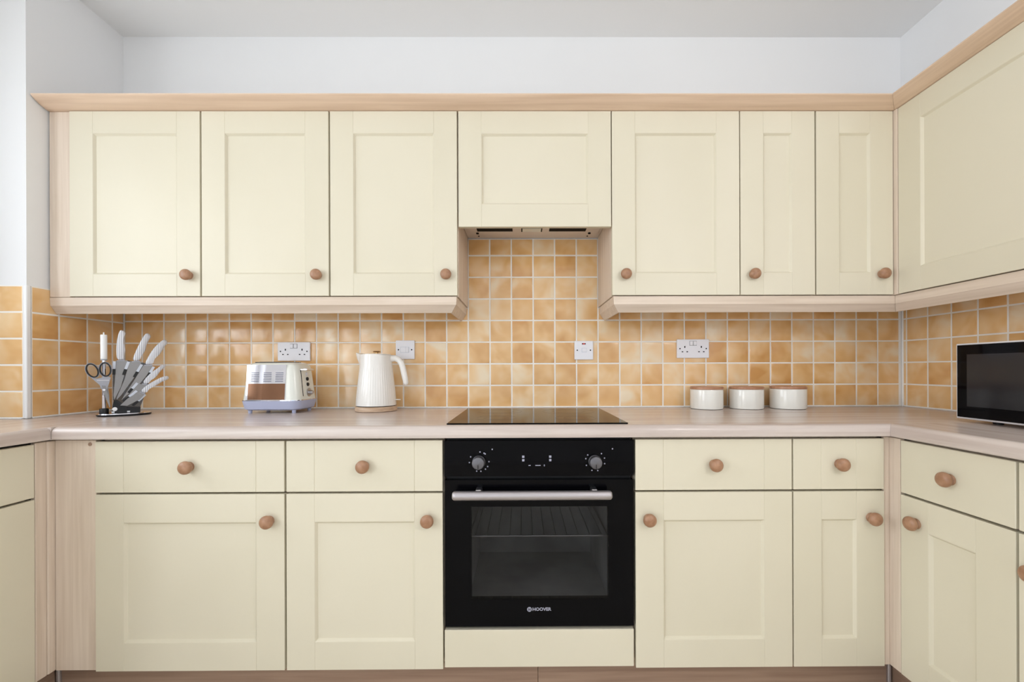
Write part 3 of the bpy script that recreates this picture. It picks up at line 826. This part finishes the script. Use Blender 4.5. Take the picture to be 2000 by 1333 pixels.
obj('base_gap', lathe(B(), [(0.078, 0.0200), (0.078, 0.0240)], 40), M['felt'], t)
ld = obj('lid', lathe(B(), [(0.060, 0.240), (0.0595, 0.2432), (0.045, 0.2455), (0.02, 0.2468), (0.001, 0.247)], 40), M['kettle'], t, auto=40)
obj('lid_knob', lathe(B(), [(0.006, 0.2462), (0.006, 0.2505), (0.0150, 0.2520), (0.0160, 0.2545), (0.0145, 0.2570), (0.001, 0.2576)], 24, 'Z', (0.003, 0, 0)), M['gold'], ld, auto=40)
hp = [(0.052, 0, 0.222), (0.068, 0, 0.2255), (0.084, 0, 0.2255), (0.098, 0, 0.2185), (0.108, 0, 0.2050), (0.1145, 0, 0.1860), (0.119, 0, 0.165), (0.1235, 0, 0.143), (0.1275, 0, 0.122), (0.1290, 0, 0.113), (0.1295, 0, 0.110)]
hr = [0.0165, 0.0150, 0.0135, 0.0130, 0.0130, 0.0130, 0.0130, 0.0125, 0.0115, 0.0085, 0.003]
obj('handle', tube(B(), hp, hr, 16, 0.8), M['kettle'], t, smooth=True)
obj('switch_lever', box(0.078, 0.105, -0.008, 0.008, 0.0455, 0.0495, bev=0.0015), M['kettle'], t)

# ------------------------------------------------------------------ canisters
def canister(label, x, y, r, h):
    t = thing('canister', label, 'canister', (x, y, ZT + 0.0005), 0, 'lidded canisters by the tiles')
    obj('pot', lathe(B(), [(r * 0.94, 0.0), (r * 0.985, 0.002), (r, 0.006), (r, h - 0.003), (r * 0.985, h), (r * 0.93, h), (r * 0.93, h - 0.01)], 56), M['canister'], t, auto=40)
    obj('foot_ring', lathe(B(), [(r * 0.955, -0.0003), (r * 0.955, 0.0015)], 40), M['hole'], t)
    lid_ = obj('lid', lathe(B(), [(r * 0.95, h + 0.0003), (r * 1.005, h + 0.001), (r * 1.015, h + 0.005), (r * 1.0, h + 0.0105), (r * 0.95, h + 0.012), (0.3 * r, h + 0.0128), (0.001, h + 0.0129)], 56), M['lid'], t, auto=40)
    return t
canister('white lidded canister nearest the hob, left of the three', 0.8165, 1.855, 0.0682, 0.0855)
canister('white lidded canister standing between two others', 0.993, 1.855, 0.0690, 0.0855)
canister('white lidded canister farthest from the hob, right of the three', 1.1760, 1.852, 0.0715, 0.0865)

# ------------------------------------------------------------------ knife stand with its tools
SA = math.atan2(0.66, 0.75)
SP = Vector((-1.574, 1.670, ZT + 0.0005))
RZ = Matrix.Rotation(SA, 4, 'Z')
mm = lambda pts: [(a / 1000, c / 1000) for a, c in pts]
t = thing('knife_stand', 'black and clear fan-shaped knife stand on an oval base in the left corner', 'knife stand', SP, SA)
def oval(a, c, z, n=40): return [(a * math.cos(2 * PI * k / n), c * math.sin(2 * PI * k / n), z) for k in range(n)]
obj('base', loft(B(), [oval(0.077, 0.048, 0.0), oval(0.080, 0.051, 0.003), oval(0.080, 0.051, 0.0065), oval(0.077, 0.048, 0.0075)]), M['black'], t, auto=40)
obj('base_top', loft(B(), [oval(0.079, 0.050, 0.0073), oval(0.078, 0.049, 0.0100), oval(0.074, 0.045, 0.0108)]), M['chrome'], t, auto=40)
obj('holder', extrude_outline(B(), mm([(-36, 10.5), (46, 10.5), (47, 30), (5, 32), (-20, 60), (-30, 60), (-34, 34)]), -0.013, 0.013), M['black'], t)
obj('fan_panel', extrude_outline(B(), mm([(-33, 60), (-34, 212), (8, 217), (57, 208), (87, 189), (60, 78), (46, 30), (5, 32), (-20, 60)]), 0.0065, 0.0095), M['acrylic'], t)
obj('emblem', lathe(B(), [(0.0075, 0.0132), (0.0075, 0.0140), (0.004, 0.0146)], 20, '-Y', (-0.027, 0, 0.0265)), M['trim_white'], t)
for x in (-0.032, 0.012): obj('label_spot', box(x - 0.0042, x + 0.0042, -0.0139, -0.0131, 0.0130, 0.0172), M['trim_white'], t)
def clip(a, c, w=0.0032):
    (x0, z0), (x1, z1) = mm([c, a])
    d = Vector((x1 - x0, z1 - z0)); n = Vector((-d.y, d.x)).normalized() * w
    q = lambda f: Vector((x0, z0)) + d * f
    def bar(f0, f1, m, name, par):
        pts = [tuple(q(f0) - n), tuple(q(f1) - n), tuple(q(f1) + n), tuple(q(f0) + n)]
        return obj(name, extrude_outline(B(), pts, -0.0135, 0.0064), m, par)
    c1 = bar(0, 1, M['cutlery_plastic'], 'clip', t)
    bar(-0.75, 0, M['black'], 'clip_root', c1)
for a, c in (((-28, 213), (-29, 183)), ((12.5, 212), (4, 182)), ((51, 201), (38, 172)), ((87, 192), (76, 168)), ((38, 127), (23, 105)), ((36, 96), (14, 73)), ((61, 80), (40, 55))):
    clip(a, c, 0.0042)
obj('steel_socket', lathe(B(), [(0.0135, 0.0105), (0.0135, 0.028), (0.012, 0.030), (0.0085, 0.030), (0.0085, 0.012)], 24, 'Z', (-0.0575, 0.0, 0)), M['black'], t, auto=40)

def stand_thing(name, label, cat, s, v, z, group=None):
    p = SP + RZ @ Vector((s, v, z))
    o = thing(name, label, cat, p, SA, group)
    return o
def knife(label, hpts, bpts, v, hw=0.0085):
    hp_, bp_ = mm(hpts), mm(bpts)
    tip = min(bp_, key=lambda p: p[1])
    k = stand_thing('kitchen_knife', label, 'knife', tip[0], v, tip[1], 'white-handled knives in the stand')
    rel = lambda pts: [(a - tip[0], c - tip[1]) for a, c in pts]
    obj('blade', extrude_outline(B(), rel(bp_), -0.0010, 0.0010), M['blade'], k)
    out = smooth_loop(rel(hp_), 2)
    cxm = sum(p[0] for p in out) / len(out); czm = sum(p[1] for p in out) / len(out)
    sc = lambda f: [(cxm + (a - cxm) * f, czm + (c - czm) * (1 - (1 - f) * 0.35)) for a, c in out]
    rings = [[(a, y, c) for a, c in sc(f)] for f, y in ((0.72, -hw), (0.93, -hw * 0.75), (1.0, -hw * 0.25), (1.0, hw * 0.25), (0.93, hw * 0.75), (0.72, hw))]
    obj('handle', loft(B(), rings), M['handle'], k, auto=55)
    # steel collar where blade meets handle
    a, c = rel(hp_)[0], rel(hp_)[-1]
    d = Vector((c[0] - a[0], c[1] - a[1])); n = Vector((d.y, -d.x)).normalized() * 0.004
    pts = [a, c, (c[0] + n.x, c[1] + n.y), (a[0] + n.x, a[1] + n.y)]
    obj('bolster', extrude_outline(B(), pts, -0.005, 0.005), M['scissor_grey'], k)
    return k
knife('white-handled cleaver-wide knife standing most upright in the stand', [(-21, 217), (-23, 249), (-22, 286), (-18, 316), (-11, 340), (6, 327), (0, 311), (-2, 292), (2, 271), (4, 256), (0, 241), (-1, 227), (1, 219)],
      [(-23, 216), (9, 217), (7, 189), (1, 164), (-11, 110), (-29, 62), (-31, 80), (-27, 140)], -0.001)
knife('white-handled knife second from the upright one in the stand', [(22, 214), (31, 248), (43, 282), (52, 307), (66, 332), (81, 317), (72, 299), (65, 280), (63, 261), (56, 245), (46, 229), (46, 216)],
      [(16, 213), (50, 212), (41, 172), (13, 121), (-9, 80), (-22, 62), (-22, 70), (0, 140)], -0.0038)
knife('white-handled knife leaning in the middle of the fan', [(58, 200), (68, 227), (80, 255), (97, 283), (121, 309), (133, 291), (120, 276), (114, 259), (104, 240), (92, 227), (84, 214), (83, 200)],
      [(56, 197), (84, 197), (66, 158), (45, 124), (-9, 60), (0, 79), (29, 139)], -0.0066)
knife('small white-handled knife leaning above the lowest one', [(52, 125), (65, 151), (80, 170), (99, 186), (121, 205), (127, 194), (109, 177), (99, 157), (87, 142), (71, 133), (68, 122)],
      [(41, 124), (67, 119), (54, 95), (6, 58), (-4, 56)], -0.0094, 0.007)
knife('small white-handled knife leaning lowest in the stand', [(46, 93), (59, 111), (80, 129), (104, 145), (131, 157), (135, 141), (116, 133), (99, 119), (80, 107), (63, 97), (60, 84)],
      [(41, 91), (63, 86), (45, 61), (8, 38), (-12, 40), (9, 66)], -0.0152, 0.007)

s = stand_thing('sharpening_steel', 'white-handled sharpening steel standing upright beside the scissors', 'sharpening steel', -0.0575, 0.0, 0.013)
obj('rod', lathe(B(), [(0.0055, 0.0), (0.0060, 0.002), (0.0060, 0.207)], 20), M['chrome'], s, auto=40)
obj('handle', lathe(B(), [(0.0075, 0.2072), (0.0098, 0.209), (0.0098, 0.300), (0.0088, 0.3025), (0.003, 0.303), (0.0022, 0.304), (0.0022, 0.311), (0.001, 0.312)], 24, 'Z'), M['trim_white'], s, auto=40)
obj('collar', lathe(B(), [(0.0100, 0.2035), (0.0100, 0.2071)], 24), M['scissor_grey'], s)

s = stand_thing('scissors', 'grey kitchen scissors with black-lined finger loops hanging by the knives', 'scissors', -0.041, -0.021, 0.035)
rel = lambda pts: [(a / 1000 + 0.041, c / 1000 - 0.035) for a, c in pts]
def loop(cx, cz, rx, rz, tilt, w):
    n = 32
    pts = []
    for k in range(n + 1):
        a = 2 * PI * k / n
        x, z = rx * math.cos(a), rz * math.sin(a)
        pts.append((cx + x * math.cos(tilt) - z * math.sin(tilt), cz + x * math.sin(tilt) + z * math.cos(tilt)))
    return pts
def ring_mesh(cx, cz, rx, rz, tilt, w, hw):
    o_, i_ = loop(cx, cz, rx, rz, tilt, 0)[:-1], loop(cx, cz, rx - w, rz - w, tilt, 0)[:-1]
    bm = B(); n = len(o_)
    V = [[bm.verts.new((p[0] / 1000 + 0.041, y, p[1] / 1000 - 0.035)) for p in q] for q, y in ((o_, -hw), (o_, hw), (i_, hw), (i_, -hw))]
    for a_, b_ in zip(V, V[1:] + V[:1]):
        for k in range(n):
            j = (k + 1) % n
            bm.faces.new((a_[k], a_[j], b_[j], b_[k]))
    return bm
for cx, cz, tl in ((-87, 177, 0.30), (-52, 181, 0.08)):
    g = obj('finger_loop', ring_mesh(cx, cz, 18.5, 29.5, tl, 4.0, 0.0048), M['scissor_grey'], s, auto=40)
    obj('loop_lining', ring_mesh(cx, cz, 16.8, 27.8, tl, 4.6, 0.0060), M['black'], g, auto=40)
obj('shank', extrude_outline(B(), rel([(-92, 152), (-76, 146), (-62, 150), (-48, 156), (-37, 150), (-42, 128), (-50, 96), (-60, 98), (-68, 122)]), -0.0032, 0.0032), M['scissor_grey'], s)
obj('blade', extrude_outline(B(), rel([(-62, 120), (-52, 118), (-44, 85), (-38.5, 36), (-41, 35), (-57, 92)]), -0.0046, -0.0033), M['blade'], s)
obj('blade', extrude_outline(B(), rel([(-56, 120), (-46, 118), (-42, 80), (-41.5, 40), (-43, 40), (-52, 92)]), 0.0033, 0.0046), M['blade'], s)
obj('pivot_screw', lathe(B(), [(0.0042, 0.0045), (0.0042, 0.0062)], 16, '-Y', (-0.056 + 0.041, 0, 0.103 - 0.035)), M['chrome'], s)
obj('cross_bar', box(-0.034, -0.001, -0.0042, 0.0042, 0.103, 0.1055), M['silver'], s)

# ------------------------------------------------------------------ microwave
t = thing('microwave', 'black glass microwave with thin silver edge on the right worktop', 'microwave', (1.438, 1.388, ZT + 0.0005), math.radians(-92.7))
mw, mh, md, mf = 0.455, 0.2455, 0.300, 0.0100
obj('body', box(0.004, mw - 0.004, 0.022, md, mf, mf + mh - 0.002, bev=0.004), M['silver'], t)
obj('front_frame', box(0, mw, 0.004, 0.021, mf, mf + mh, bev=0.002), M['silver'], t)
mdr = obj('door_glass', box(0.0075, mw - 0.0065, 0.0, 0.0039, mf + 0.006, mf + mh - 0.005, bev=0.0008), M['black_glass'], t)
m_mw = mat('microwave_window', lin(34, 34, 38), 0.10, 0, 0.35)
obj('viewing_window', box(0.040, 0.335, -0.0004, 0.0, mf + 0.042, mf + mh - 0.036), m_mw, mdr)
for x in (0.085, mw - 0.06):
    for y in (0.05, md - 0.05): obj('foot', lathe(B(), [(0.012, 0.0), (0.013, mf + 0.001)], 16, 'Z', (x, y, 0)), M['black'], t)

# ------------------------------------------------------------------ glowing globe added behind the camera as fill light
t = thing('fill_globe', 'added white fill-light globe hanging unseen behind the viewer', 'lamp', (1.30, -0.50, ZC - 0.0005))
obj('ceiling_rose', lathe(B(), [(0.05, 0.0), (0.05, -0.02), (0.02, -0.035)], 24), M['trim_white'], t)
obj('flex', lathe(B(), [(0.004, -0.035), (0.004, -0.62)], 10), M['trim_white'], t)
m_globe = mat('added_fill_glow', (1, 1, 1, 1), 0.3, emit=((1.0, 0.96, 0.95, 1), 44.0))  # glow added to lift the ceiling, side walls and left doors
obj('globe', lathe(B(), [(0.14 * math.sin(PI * k / 16) + 0.0005, -0.75 - 0.14 * math.cos(PI * k / 16)) for k in range(17)], 32), m_globe, t, smooth=True)
